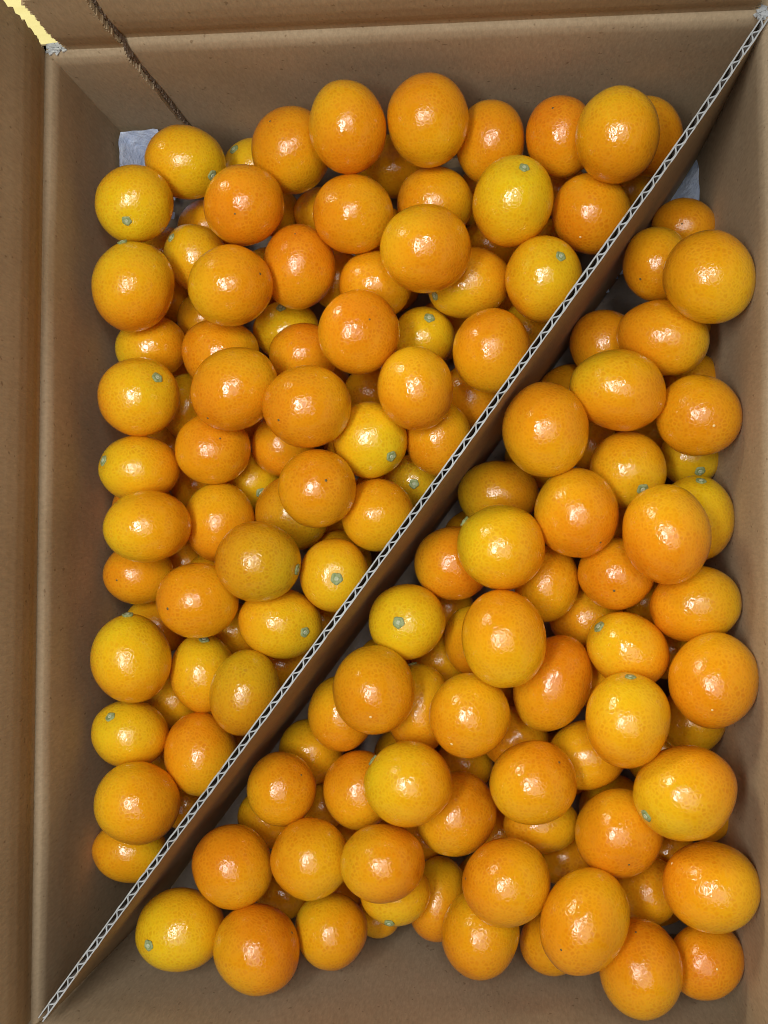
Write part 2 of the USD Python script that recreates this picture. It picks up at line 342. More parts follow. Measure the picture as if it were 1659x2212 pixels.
# ------------------------------------------------------------------ kumquats
# (position mm, stem direction, local shape mm [xx yy zz xy xz yz], tone, stem shown, scar shown, label)
FRUIT = [
    ([-152.0, 182.6, 64.4], [0.816, -0.536, 0.217], [17.96, 16.97, 18.08, 0.6, 0.37, 0.56], 0.35, 1, 0, 'golden yellow kumquat, beside the crumpled bag in back left corner'),
    ([-169.6, 156.8, 80.4], [0.118, -0.74, 0.662], [16.78, 17.62, 17.41, -0.68, 0.04, -0.41], 0.1, 1, 0, 'bright yellow kumquat, nearest the bag, first down the left wall'),
    ([-116.7, 152.0, 82.1], [-0.049, 0.557, -0.829], [17.16, 18.07, 17.68, 0.41, 0.03, 0.19], 0.7, 0, 1, 'orange kumquat, third fruit in from left wall, below the seam'),
    ([-98.2, 181.1, 70.7], [0.317, -0.315, -0.895], [18.76, 18.55, 18.29, 0.31, -0.05, -0.38], 0.85, 0, 1, 'deep orange kumquat, half under the leftmost tall fruit of the back row'),
    ([-67.9, 178.5, 92.0], [-0.526, 0.845, -0.097], [17.8, 16.94, 17.83, 0.31, 0.33, 0.58], 0.7, 0, 0, 'orange kumquat, tall fruit standing left of middle at back wall'),
    ([-33.9, 181.6, 86.8], [-0.028, -0.413, -0.91], [18.18, 17.4, 18.36, -0.14, -0.29, 0.11], 0.5, 0, 0, 'golden orange kumquat, tall fruit, highest up the back wall of all'),
    ([-7.6, 180.8, 66.0], [-0.312, 0.197, -0.929], [17.61, 15.6, 16.56, 0.05, -0.3, 0.28], 0.7, 0, 0, 'orange kumquat, right of the highest back wall fruit, tilted'),
    ([22.9, 177.8, 71.2], [0.252, -0.342, -0.905], [16.3, 14.83, 16.48, -0.29, -0.55, 0.15], 0.75, 0, 1, 'orange kumquat, at back wall, half behind the large golden egg near divider'),
    ([43.6, 165.7, 93.8], [-0.157, 0.966, -0.207], [17.48, 16.42, 17.73, -0.16, 0.43, 0.07], 0.4, 0, 0, 'golden orange kumquat, large egg-shaped fruit by the back end of divider'),
    ([61.0, 180.8, 60.8], [-0.395, 0.901, -0.177], [15.88, 14.89, 16.73, -0.52, 0.52, -0.13], 0.7, 0, 0, 'orange kumquat, squeezed between the large egg-shaped fruit and divider'),
    ([-57.0, 186.7, 36.4], [-0.998, 0.055, -0.031], [16.0, 15.0, 17.78, -0.58, 0.31, -0.03], 0.8, 0, 0, 'deep orange kumquat, peeping between the two tallest back wall fruits'),
    ([-129.2, 194.7, 30.6], [-0.446, 0.332, 0.831], [14.71, 15.73, 14.78, -0.1, 0.65, -0.64], 0.25, 1, 0, 'golden yellow kumquat, sliver by back wall right of the seam'),
    ([1.9, 145.8, 83.3], [0.267, 0.408, 0.873], [18.01, 17.25, 18.09, -0.07, -0.29, -0.07], 0.15, 1, 0, 'bright yellow kumquat, with its stem uppermost, third row from back near divider'),
    ([35.5, 144.1, 69.2], [0.341, 0.781, -0.522], [16.93, 17.06, 16.72, -0.6, -0.12, -0.38], 0.75, 0, 2, 'orange kumquat, under the large egg-shaped fruit, touching divider'),
    ([-33.0, 156.7, 60.8], [0.841, -0.025, -0.541], [16.81, 16.18, 17.45, 0.32, -0.33, -0.01], 0.75, 0, 0, 'orange kumquat, below the highest back wall fruit, half covered'),
    ([-34.7, 124.4, 92.0], [-0.709, 0.616, -0.344], [18.18, 18.61, 18.78, -0.35, -0.08, -0.45], 0.15, 0, 0, 'bright yellow kumquat, bright large fruit lying on top, centre of back compartment'),
    ([-67.6, 146.7, 77.9], [0.837, 0.027, -0.547], [17.43, 16.88, 17.91, 0.18, -0.26, 0.11], 0.85, 0, 0, 'deep orange kumquat, directly below the tall fruit left of middle'),
    ([-93.6, 167.7, 32.6], [0.914, 0.31, -0.262], [12.76, 12.32, 13.48, 0.23, -0.04, -0.15], 0.3, 0, 0, 'golden yellow kumquat, peeping between two deep orange fruits below the back row'),
    ([-152.8, 164.0, 33.0], [0.178, 0.626, -0.759], [13.05, 15.13, 14.47, 0.19, -0.26, 0.63], 0.5, 0, 0, 'golden orange kumquat, sliver under the third fruit in from left wall'),
    ([-149.5, 139.2, 55.6], [-0.512, 0.351, 0.784], [15.84, 15.4, 16.46, 0.36, -0.52, 0.19], 0.55, 1, 0, 'golden orange kumquat, second from left wall, pressed under two larger fruits'),
    ([-178.6, 154.3, 26.7], [-0.922, -0.38, 0.068], [13.06, 12.85, 13.61, -0.2, -0.04, -0.27], 0.7, 0, 0, 'orange kumquat, dark chink between first and second left wall fruits'),
    ([-169.3, 117.6, 80.8], [-0.073, 0.829, 0.554], [19.24, 18.66, 19.52, 0.01, -0.56, 0.93], 0.4, 1, 0, 'golden orange kumquat, large second fruit down the left wall'),
    ([-121.3, 114.4, 86.2], [-0.883, -0.108, -0.457], [18.19, 17.41, 18.47, -0.43, 0.42, -0.08], 0.5, 0, 1, 'golden orange kumquat, broad top fruit right of second left wall fruit'),
    ([-95.3, 128.4, 66.9], [-0.103, -0.482, -0.87], [18.46, 17.01, 18.48, 0.04, -0.54, -0.29], 0.8, 0, 1, 'deep orange kumquat, upright, left of the bright large central fruit'),
    ([-60.0, 119.3, 63.2], [0.663, 0.206, -0.72], [15.53, 16.54, 16.68, -0.04, -0.01, 0.36], 0.3, 0, 0, 'golden yellow kumquat, half under left edge of the bright large central fruit'),
    ([-17.9, 118.6, 60.8], [-0.805, -0.413, 0.425], [17.37, 15.84, 18.21, -0.42, -0.57, 0.45], 0.4, 1, 0, 'golden orange kumquat, half under right edge of the bright large central fruit'),
    ([14.9, 114.0, 77.5], [0.401, 0.242, 0.884], [17.59, 16.55, 17.03, 0.26, -0.27, -0.43], 0.35, 1, 0, 'golden yellow kumquat, touching divider, with stem up, near the back'),
    ([-8.8, 147.3, 30.4], [-0.813, 0.579, -0.064], [13.65, 13.24, 14.25, -0.26, 0.04, -0.51], 0.9, 0, 0, 'deep orange kumquat, dark chink right of the bright large central fruit'),
    ([-109.3, 106.9, 37.5], [0.057, 0.516, 0.854], [15.35, 16.47, 15.24, -0.26, 0.42, 0.0], 0.3, 1, 0, 'golden yellow kumquat, shaded, stem showing under an upright deep orange fruit'),
    ([-172.8, 96.6, 53.7], [-0.957, -0.292, 0.011], [16.3, 15.37, 17.2, -0.29, 0.39, 0.15], 0.4, 0, 0, 'golden orange kumquat, third down the left wall, half covered'),
    ([-135.5, 91.6, 58.2], [0.656, 0.191, -0.73], [16.46, 17.67, 18.21, 0.12, 0.19, 0.44], 0.55, 0, 0, 'golden orange kumquat, covered above and below by two broad top fruits'),
    ([-153.9, 117.0, 31.9], [0.313, 0.828, -0.465], [13.55, 14.12, 14.03, 0.16, -0.26, 0.43], 0.6, 0, 0, 'orange kumquat, sliver between second and third left wall fruits'),
    ([-176.4, 129.1, 26.9], [0.233, 0.819, -0.524], [12.52, 12.66, 12.96, 0.27, 0.06, 0.22], 0.75, 0, 0, 'orange kumquat, dark chink at right edge of second left wall fruit'),
    ([-84.8, 133.2, 32.8], [-0.54, -0.815, -0.212], [14.28, 14.01, 14.61, -0.07, 0.05, 0.29], 0.8, 0, 0, 'deep orange kumquat, glinting in the hollow left of the central fruit'),
    ([-63.4, 90.5, 89.4], [-0.452, -0.07, -0.889], [17.68, 17.34, 17.53, 0.03, -0.07, 0.04], 0.6, 0, 1, 'orange kumquat, round top fruit below the bright large central fruit'),
    ([-95.1, 89.5, 58.0], [-0.781, -0.482, -0.396], [15.33, 15.39, 15.68, 0.45, 0.05, -0.85], 0.8, 0, 0, 'deep orange kumquat, tucked under left of a round orange top fruit'),
    ([-39.4, 97.9, 50.4], [0.279, 0.419, 0.864], [14.16, 14.75, 14.22, -0.0, 0.18, 0.06], 0.15, 1, 0, 'bright yellow kumquat, stem up, right of a round orange top fruit'),
    ([-7.2, 84.2, 76.4], [-0.025, -0.378, -0.926], [17.75, 16.6, 17.52, -0.17, -0.34, 0.13], 0.5, 0, 0, 'golden orange kumquat, touching divider, second along from the back stem-up one'),
    ([-117.7, 68.0, 89.1], [0.428, 0.749, -0.505], [17.97, 18.22, 19.54, 0.76, 0.13, 0.66], 0.55, 0, 1, 'golden orange kumquat, broad top fruit, second in at fourth left wall fruit'),
    ([-83.5, 58.6, 95.6], [0.438, 0.446, -0.78], [17.42, 18.32, 18.19, 0.1, -0.17, 0.34], 0.8, 0, 1, 'deep orange kumquat, large top fruit, third in from left wall'),
    ([-38.6, 65.9, 89.5], [-0.152, 0.988, 0.027], [16.89, 15.9, 17.85, 0.08, 0.18, -0.02], 0.55, 0, 0, 'golden orange kumquat, upright top fruit in middle, between stemmed fruits and divider'),
    ([-166.7, 67.5, 79.1], [0.741, 0.381, 0.552], [18.0, 17.66, 18.06, -0.24, -0.14, 0.14], 0.05, 1, 0, 'bright yellow kumquat, bright fourth fruit down the left wall'),
    ([-161.2, 69.9, 36.4], [-0.072, 0.847, 0.527], [15.54, 14.44, 16.39, 0.24, -0.64, 0.6], 0.4, 0, 0, 'golden orange kumquat, sliver right of the bright fourth left wall fruit'),
    ([-134.6, 44.2, 70.0], [-0.507, -0.192, -0.84], [16.46, 17.45, 16.92, 0.26, 0.12, -0.17], 0.5, 0, 1, 'golden orange kumquat, below the broad top fruit near left wall'),
    ([-60.7, 47.0, 73.0], [0.637, -0.499, 0.588], [16.89, 16.68, 16.75, -0.08, 0.04, -0.1], 0.0, 1, 0, 'bright yellow kumquat, brightest one, stem at its lower right, mid compartment'),
    ([-106.7, 48.0, 50.6], [0.461, 0.857, -0.228], [14.98, 14.93, 15.07, 0.03, 0.01, 0.01], 0.6, 0, 0, 'orange kumquat, under lower left of the large deep orange top fruit'),
    ([-68.3, 75.5, 29.2], [-0.953, -0.228, -0.2], [13.8, 13.72, 13.85, -0.01, 0.03, 0.02], 0.95, 0, 0, 'deep orange kumquat, dark chink above the brightest fruit'),
    ([-31.2, 48.2, 62.8], [0.305, 0.743, -0.596], [16.29, 14.94, 16.06, -0.12, 0.52, -0.49], 0.5, 0, 0, 'golden orange kumquat, touching divider, right of the brightest fruit'),
    ([-17.1, 70.4, 42.6], [-0.562, 0.636, -0.529], [15.63, 15.58, 15.71, -0.09, 0.04, -0.05], 0.65, 0, 0, 'orange kumquat, shaded, wedged against divider behind two top fruits'),
    ([9.1, 102.2, 38.6], [-0.865, 0.467, 0.183], [13.31, 13.12, 13.6, -0.08, 0.01, 0.08], 0.5, 0, 0, 'golden orange kumquat, chink at divider under a stem-up fruit'),
    ([-45.5, 30.9, 40.0], [0.147, -0.159, 0.976], [13.31, 13.75, 13.53, 0.02, -0.02, 0.01], -1, 1, 0, 'brownish olive kumquat, shaded, stem facing up, at divider below the brightest'),
    ([-169.0, 35.2, 73.1], [-0.644, 0.198, 0.739], [15.82, 17.08, 17.83, 0.15, 0.57, -0.61], 0.3, 1, 0, 'golden yellow kumquat, fifth down left wall, stem touching the cardboard'),
    ([-157.9, 8.2, 86.8], [-0.976, -0.216, -0.011], [17.82, 16.2, 18.8, -0.11, 0.59, 0.14], 0.35, 0, 0, 'golden yellow kumquat, broad sixth fruit down the left wall'),
    ([-158.8, 31.6, 29.2], [-0.312, -0.842, -0.44], [13.64, 13.45, 13.76, -0.06, -0.07, 0.02], 0.6, 0, 0, 'orange kumquat, dark chink right of fifth left wall fruit'),
    ([-126.6, 31.8, 36.2], [0.541, -0.443, 0.715], [14.75, 14.64, 14.69, -0.07, 0.01, -0.05], 0.25, 1, 0, 'golden yellow kumquat, sliver below a round fruit, stem at lower right'),
    ([-134.2, 10.4, 61.2], [-0.184, 0.921, -0.342], [17.66, 16.73, 18.5, 0.37, 0.36, 0.19], 0.5, 0, 0, 'golden orange kumquat, right of broad sixth left wall fruit, glossy'),
    ([-101.3, 15.4, 53.0], [0.619, -0.746, -0.247], [17.91, 17.9, 17.92, -0.0, -0.02, -0.05], -1, 0, 0, 'brownish olive kumquat, shaded, beneath a round brownish orange top fruit'),
    ([-80.5, 24.5, 89.4], [-0.432, -0.124, -0.893], [16.73, 16.68, 16.71, 0.02, -0.01, 0.0], 0.8, 0, 1, 'deep orange kumquat, round top fruit in middle with centred dot'),
    ([-57.9, 13.6, 68.6], [0.237, -0.866, -0.44], [16.31, 16.31, 16.31, -0.0, -0.0, 0.0], 0.35, 0, 0, 'golden yellow kumquat, touching divider midway, right of round dotted top fruit'),
    ([-106.7, -7.0, 88.3], [0.981, -0.192, 0.022], [18.04, 17.5, 18.44, -0.01, 0.16, 0.11], -1, 1, 0, 'brownish olive kumquat, large brownish top fruit, stem at its right edge'),
    ([-76.8, -13.1, 71.0], [0.262, -0.059, 0.963], [16.44, 15.43, 15.93, 0.03, 0.05, -0.02], 0.2, 1, 0, 'golden yellow kumquat, stem facing straight up, touching divider midway'),
    ([-176.2, -13.9, 58.2], [0.177, 0.179, -0.968], [14.69, 16.24, 15.82, -0.15, -0.33, 0.46], 0.35, 0, 1, 'golden yellow kumquat, seventh down left wall, under broad sixth'),
    ([-136.5, -24.4, 81.6], [0.37, 0.161, -0.915], [16.98, 17.76, 17.62, -0.12, -0.27, 0.27], 0.55, 0, 1, 'golden orange kumquat, top fruit right of seventh left wall fruit'),
    ([-163.8, -8.4, 29.2], [-0.516, -0.856, 0.006], [12.6, 12.64, 12.63, -0.03, 0.06, 0.18], 0.7, 0, 0, 'orange kumquat, dark chink above a top fruit near seventh wall fruit'),
    ([-102.2, -34.9, 69.0], [0.78, -0.174, 0.601], [16.29, 18.11, 18.05, 0.88, 0.07, 0.86], 0.4, 1, 0, 'golden orange kumquat, stem at lower right, near divider below large brownish fruit'),
    ([-175.1, -40.2, 36.4], [-0.983, -0.054, 0.177], [15.28, 14.39, 16.13, 0.16, 0.19, 0.36], 0.6, 0, 0, 'orange kumquat, sliver behind the eighth left wall fruit'),
    ([-167.2, -50.4, 81.6], [0.015, 0.976, 0.218], [18.36, 17.7, 19.73, 0.6, -0.25, -0.4], 0.25, 1, 0, 'golden yellow kumquat, large eighth fruit down left wall, stem on top'),
    ([-141.3, -59.6, 62.1], [0.172, 0.935, 0.31], [16.56, 15.52, 17.61, 0.69, -0.45, -0.59], 0.5, 1, 0, 'golden orange kumquat, right of large eighth left wall fruit, stem on top'),
    ([-135.5, -42.6, 32.8], [-0.378, 0.922, -0.08], [13.28, 13.15, 13.42, 0.03, 0.05, -0.1], 0.3, 0, 0, 'golden yellow kumquat, sliver between two top fruits left of divider stem fruit'),
    ([-115.0, -64.7, 79.4], [0.005, 0.92, -0.392], [16.84, 15.58, 18.64, 0.53, 0.25, 0.33], -1, 0, 0, 'brownish olive kumquat, olive tinged, leaning along front part of divider'),
    ([-165.9, -76.2, 38.2], [-0.65, 0.742, -0.162], [14.82, 14.43, 15.2, 0.1, 0.13, -0.06], 0.6, 0, 0, 'orange kumquat, dim, in hollow right of eighth left wall fruit'),
    ([-172.2, -87.1, 70.2], [-0.234, 0.658, 0.716], [15.3, 16.91, 16.66, 0.25, 0.4, -0.74], 0.2, 1, 0, 'golden yellow kumquat, ninth down left wall, stem at upper left'),
    ([-139.9, -95.2, 67.1], [0.413, -0.827, -0.381], [17.6, 16.64, 18.25, -0.4, -0.8, -0.46], 0.45, 0, 0, 'golden orange kumquat, against divider, right of ninth left wall fruit'),
    ([-160.5, -112.1, 87.3], [-0.914, 0.289, -0.286], [17.8, 17.23, 18.3, 0.39, 0.38, 0.05], 0.3, 0, 0, 'golden yellow kumquat, large tenth fruit down the left wall'),
    ([-178.6, -145.3, 56.1], [0.679, 0.117, -0.725], [15.01, 16.21, 16.7, 0.07, -1.22, 0.96], 0.35, 0, 0, 'golden yellow kumquat, last down left wall, half under the large tenth'),
    ([-110.6, -58.6, 36.3], [0.662, -0.322, -0.677], [13.55, 15.58, 16.31, -0.25, 0.43, 0.93], 0.6, 0, 0, 'orange kumquat, dim, squeezed between olive tinged fruit and divider'),
    ([-91.3, -37.0, 32.6], [-0.84, 0.54, 0.052], [13.17, 13.1, 13.25, 0.01, 0.01, -0.01], 0.7, 0, 0, 'orange kumquat, dark chink at divider right of a stemmed fruit'),
    ([-161.3, -129.9, 31.0], [-0.787, 0.49, -0.374], [13.07, 12.47, 13.36, -0.12, 0.21, -0.21], 0.5, 0, 0, 'golden orange kumquat, chink by divider right of large tenth wall fruit'),
    ([25.6, 172.1, 31.0], [-0.902, 0.399, -0.162], [12.85, 12.33, 13.36, -0.13, 0.21, 0.17], 0.3, 0, 0, 'golden yellow kumquat, chink under the large egg-shaped fruit, left of divider'),
    ([57.6, 168.6, 32.8], [-0.837, 0.525, 0.155], [11.93, 11.6, 12.77, -0.28, 0.03, 0.12], 0.5, 0, 0, 'golden orange kumquat, dim, at divider below the large egg-shaped fruit'),
    ([-118.5, 171.3, 28.2], [0.81, 0.57, -0.141], [12.33, 12.09, 12.79, 0.16, 0.03, -0.22], 0.9, 0, 0, 'deep orange kumquat, dark chink left of a small yellow sliver'),
    ([-2.7, 122.8, 29.2], [-0.926, 0.051, 0.375], [12.36, 12.26, 12.59, -0.12, -0.01, 0.19], 0.4, 0, 0, 'golden orange kumquat, chink left of divider fruit near back stem-up one'),
    ([80.3, 147.6, 40.0], [0.256, 0.242, -0.936], [12.61, 14.45, 13.48, -0.82, 0.04, 0.15], 0.85, 0, 1, 'deep orange kumquat, shaded, below the bag in back right corner'),
    ([63.8, 122.4, 63.8], [0.6, 0.588, -0.543], [15.57, 15.1, 14.86, -0.74, -0.12, -0.47], 0.6, 0, 1, 'orange kumquat, half under the large first right wall fruit'),
    ([77.9, 105.8, 94.6], [0.734, -0.523, -0.432], [17.79, 16.7, 18.37, 0.07, -0.4, -0.42], 0.35, 0, 0, 'golden yellow kumquat, very large first fruit down the right wall'),
    ([64.4, 88.5, 70.8], [0.99, -0.139, -0.031], [17.07, 15.77, 18.92, 0.52, -0.12, -0.69], 0.6, 0, 0, 'orange kumquat, below the very large first right wall fruit'),
    ([43.6, 93.3, 42.9], [0.491, -0.459, -0.741], [16.09, 15.54, 16.21, -0.18, -0.23, 0.05], 0.65, 0, 0, 'orange kumquat, in the dark beside divider near its back end'),
    ([44.6, 63.9, 83.9], [-0.43, 0.9, -0.069], [17.71, 17.95, 17.95, -0.24, -0.32, -1.46], 0.5, 0, 0, 'golden orange kumquat, scuffed wide fruit with pale scratches at lower right'),
    ([84.6, 107.5, 32.8], [-0.526, 0.845, 0.101], [11.96, 11.48, 12.55, -0.13, 0.01, 0.0], 0.3, 0, 0, 'golden yellow kumquat, sliver under lower right of the first right wall fruit'),
    ([84.5, 76.2, 34.6], [-0.417, 0.905, -0.085], [13.6, 13.15, 14.15, -0.14, 0.11, 0.06], 0.75, 0, 0, 'orange kumquat, sliver above the second large right wall fruit'),
    ([77.5, 54.3, 75.4], [-0.148, 0.383, -0.912], [16.76, 16.99, 16.97, -0.33, 0.09, -0.12], 0.65, 0, 2, 'orange kumquat, large, second down right wall, pale scar lower right'),
    ([14.6, 47.6, 88.8], [0.009, -0.608, -0.794], [19.05, 17.47, 19.05, -0.19, -0.55, 0.25], 0.4, 0, 0, 'golden orange kumquat, strongly speckled, close to divider near its middle'),
    ([50.5, 32.9, 65.1], [0.271, -0.566, 0.778], [16.65, 16.25, 16.55, 0.08, 0.15, -0.06], 0.6, 1, 0, 'orange kumquat, below the scuffed wide fruit, upper end covered'),
    ([81.1, 41.4, 40.0], [0.199, -0.595, 0.779], [13.57, 13.06, 13.47, 0.13, 0.2, -0.06], 0.3, 1, 0, 'golden yellow kumquat, dim, under second right wall fruit, stem below'),
    ([78.3, 12.2, 63.1], [0.06, 0.855, 0.515], [17.46, 15.95, 18.22, -0.21, -0.63, -0.24], 0.2, 1, 0, 'golden yellow kumquat, third down right wall, stem on top, half covered'),
    ([-4.7, 24.0, 45.3], [-0.83, -0.085, -0.552], [17.76, 15.96, 18.25, 0.01, 0.69, 0.28], -1, 0, 0, 'brownish olive kumquat, dim, beside divider below the strongly speckled fruit'),
    ([27.8, 13.7, 80.9], [-0.485, 0.651, -0.584], [18.25, 17.49, 17.98, 0.15, 0.34, 0.48], 0.4, 0, 1, 'golden orange kumquat, round top fruit with dot at lower right, mid compartment'),
    ([-3.5, -0.5, 86.5], [-0.805, 0.59, 0.062], [17.88, 17.9, 17.86, 0.01, -0.0, -0.12], 0.25, 1, 0, 'golden yellow kumquat, freckled top fruit, second from divider midway'),
    ([61.1, 4.9, 92.2], [0.236, 0.911, -0.336], [18.37, 17.06, 19.42, -0.45, 0.42, -0.78], 0.35, 0, 0, 'golden yellow kumquat, large, covering the third right wall fruit, strong glint'),
    ([-25.2, -7.7, 60.8], [-0.825, -0.004, -0.566], [17.12, 16.56, 17.21, -0.02, 0.2, -0.04], 0.8, 0, 0, 'deep orange kumquat, shaded, touching divider midway, left of freckled fruit'),
    ([16.2, -16.6, 58.2], [-0.418, -0.59, -0.691], [16.48, 14.27, 16.06, 0.16, -0.9, 0.54], 0.45, 0, 0, 'golden orange kumquat, leaning, below right of the freckled top fruit'),
    ([44.9, -11.4, 67.8], [0.155, 0.453, -0.878], [15.44, 15.91, 15.58, 0.18, -0.11, 0.1], 0.6, 0, 1, 'orange kumquat, with dot at bottom, left of the large glinting fruit'),
    ([75.6, -23.7, 73.1], [0.966, 0.25, -0.066], [16.94, 15.82, 18.03, -0.21, -0.26, 0.22], 0.55, 0, 0, 'golden orange kumquat, wide, fourth down the right wall'),
    ([-44.3, -33.0, 70.1], [-0.096, 0.054, 0.994], [16.52, 16.86, 16.7, -0.04, 0.0, -0.04], 0.15, 1, 0, 'bright yellow kumquat, stem facing up, touching right face of divider'),
    ([-2.3, -37.4, 93.0], [-0.053, -0.855, -0.516], [18.91, 17.16, 19.23, -0.29, -0.65, 0.43], 0.2, 0, 0, 'golden yellow kumquat, large egg on top in middle of front compartment'),
    ([-16.5, -43.0, 49.7], [-0.03, 0.804, -0.594], [14.89, 13.29, 15.59, 0.11, 0.59, 0.12], 0.7, 0, 0, 'orange kumquat, mostly hidden behind left of the large middle egg'),
    ([48.6, -42.7, 72.5], [-0.726, 0.594, 0.347], [16.18, 15.64, 16.91, 0.52, -0.27, -0.4], 0.15, 1, 0, 'bright yellow kumquat, stem at upper left, left of fifth right wall fruit'),
    ([18.4, -58.1, 67.5], [-0.389, -0.678, -0.623], [19.34, 16.16, 19.58, 1.15, -1.56, 0.03], 0.45, 0, 0, 'golden orange kumquat, long, under right side of the large middle egg'),
    ([34.7, -32.9, 40.0], [0.979, -0.133, 0.157], [15.89, 15.34, 16.47, -0.03, 0.07, 0.43], 0.75, 0, 0, 'orange kumquat, dim, in hollow right of the large middle egg'),
    ([63.2, -25.5, 30.8], [-0.123, 0.963, -0.24], [12.2, 11.99, 12.37, 0.01, 0.08, 0.27], 0.4, 0, 0, 'golden orange kumquat, dark chink left of the wide fourth wall fruit'),
    ([78.7, -52.5, 89.5], [0.21, 0.444, -0.871], [18.18, 16.7, 17.81, 0.38, 0.42, 0.32], 0.65, 0, 2, 'orange kumquat, very large round fifth fruit down right wall'),
    ([45.3, -68.1, 93.8], [0.039, 0.983, 0.181], [17.37, 16.17, 18.39, -0.35, -0.38, 0.43], 0.2, 1, 0, 'golden yellow kumquat, large, stem on top, left of fifth right wall fruit'),
    ([80.4, -76.1, 45.2], [-0.452, -0.764, -0.461], [14.65, 13.81, 15.07, 0.31, -0.54, 0.2], 0.45, 0, 0, 'golden orange kumquat, under lower edge of the very large fifth wall fruit'),
    ([-56.4, -60.5, 86.7], [-0.075, 0.433, -0.898], [18.38, 17.3, 18.16, 0.03, 0.32, -0.06], 0.7, 0, 2, 'orange kumquat, pale scar at bottom, second from divider front half'),
    ([-40.2, -72.9, 59.7], [-0.23, 0.966, -0.12], [17.11, 15.21, 19.35, 0.19, -0.23, 1.01], 0.4, 1, 0, 'golden orange kumquat, upright, between two top fruits near divider'),
    ([-16.3, -69.3, 85.6], [0.375, 0.536, -0.756], [16.95, 16.61, 17.17, 0.23, 0.17, 0.13], 0.2, 0, 2, 'golden yellow kumquat, smooth pale top fruit below left of the middle egg'),
    ([2.2, -87.3, 45.2], [0.846, 0.088, -0.527], [14.97, 14.32, 15.41, -0.26, -0.27, 0.12], 0.6, 0, 0, 'orange kumquat, dim, under right of a smooth pale top fruit'),
    ([32.8, -89.4, 63.4], [-0.94, -0.193, -0.283], [15.49, 14.44, 16.48, 0.15, 0.31, -0.24], 0.35, 0, 0, 'golden yellow kumquat, lower left of a large stem-up top fruit'),
    ([-76.0, -76.6, 58.2], [-0.297, 0.673, -0.677], [16.28, 15.26, 16.56, 0.16, 0.38, 0.18], 0.5, 0, 0, 'golden orange kumquat, shaded, beside divider under a pale scarred fruit'),
    ([-95.1, -99.3, 38.2], [-0.543, 0.695, -0.471], [15.58, 15.44, 15.66, -0.07, 0.05, -0.16], 0.7, 0, 0, 'orange kumquat, dark, deep beside divider in its front half'),
    ([-41.6, -97.8, 89.4], [-0.835, 0.55, -0.001], [17.51, 17.45, 17.67, 0.06, 0.16, -0.53], 0.15, 1, 0, 'bright yellow kumquat, bright, stem at upper left, on top of three others'),
    ([-101.2, -108.9, 68.0], [-0.711, -0.551, -0.437], [15.73, 15.82, 15.52, -0.3, 0.12, 0.15], 0.85, 0, 1, 'deep orange kumquat, small, beside divider, dot at upper right'),
    ([-66.7, -109.1, 63.4], [0.022, -0.875, -0.483], [16.74, 15.98, 16.78, -0.15, -0.29, 0.01], 0.35, 0, 0, 'golden yellow kumquat, half under left of a bright stemmed top fruit'),
    ([-23.7, -117.3, 63.4], [-0.708, -0.652, -0.269], [17.89, 17.37, 18.37, 0.31, -0.3, -0.06], 0.8, 0, 0, 'deep orange kumquat, half under right of a bright stemmed top fruit'),
    ([9.3, -95.6, 86.8], [-0.577, -0.642, -0.505], [16.74, 17.04, 17.41, 0.45, -0.06, -0.4], 0.6, 0, 1, 'orange kumquat, round top fruit, dot at upper right, front middle'),
    ([13.1, -122.3, 55.6], [0.859, 0.158, -0.487], [14.67, 12.83, 16.0, -0.6, -1.01, -0.29], 0.3, 0, 0, 'golden yellow kumquat, showing below a round dotted top fruit'),
    ([44.1, -117.6, 75.0], [-0.159, 0.466, -0.87], [17.66, 18.03, 17.24, 0.61, -0.18, 0.54], 0.4, 0, 1, 'golden orange kumquat, round, small scratch above, left of sixth wall fruit'),
    ([66.8, -94.9, 93.0], [-0.821, -0.399, 0.409], [18.27, 17.47, 19.38, 0.6, -0.54, -0.08], 0.45, 1, 0, 'golden orange kumquat, biggest of all, sixth down right wall, coarse speckles'),
    ([86.5, -117.2, 43.5], [0.819, 0.501, -0.281], [11.71, 11.89, 12.62, -0.38, 0.27, 0.78], 0.1, 0, 0, 'bright yellow kumquat, sliver between biggest fruit and right wall'),
    ([-115.5, -131.2, 42.6], [-0.548, 0.489, -0.678], [13.8, 13.45, 13.9, -0.15, 0.13, -0.16], 0.4, 0, 0, 'golden orange kumquat, under lower left of the small dotted divider fruit'),
    ([-91.4, -127.9, 31.0], [-0.958, 0.229, 0.176], [11.85, 11.54, 12.27, 0.11, -0.01, -0.02], 0.75, 0, 0, 'orange kumquat, dark chink right of the small dotted divider fruit'),
    ([-120.9, -141.1, 75.9], [0.683, -0.564, -0.464], [17.22, 17.5, 18.21, -0.36, -0.26, 0.14], 0.75, 0, 0, 'orange kumquat, beside divider near its front end, heavily speckled'),
    ([-85.0, -134.9, 78.5], [0.822, -0.363, -0.44], [16.86, 16.44, 17.18, -0.08, -0.15, -0.06], 0.4, 0, 0, 'golden orange kumquat, pale centred, between heavily speckled and smooth ones'),
    ([-52.5, -131.2, 87.6], [-0.94, 0.132, -0.313], [16.58, 15.54, 17.28, 0.26, 0.59, -0.41], 0.55, 0, 0, 'golden orange kumquat, smooth top fruit just below the bright stemmed one'),
    ([-50.2, -151.9, 65.4], [-0.04, -0.636, 0.771], [14.4, 15.62, 13.89, 0.02, -0.42, -0.28], 0.15, 1, 0, 'bright yellow kumquat, under a smooth top fruit, stem at bottom'),
    ([-33.1, -162.8, 43.7], [-0.007, 0.899, -0.439], [16.02, 14.13, 18.22, 0.18, 0.07, 0.55], 0.7, 0, 0, 'orange kumquat, upright, shaded, between two front middle fruits'),
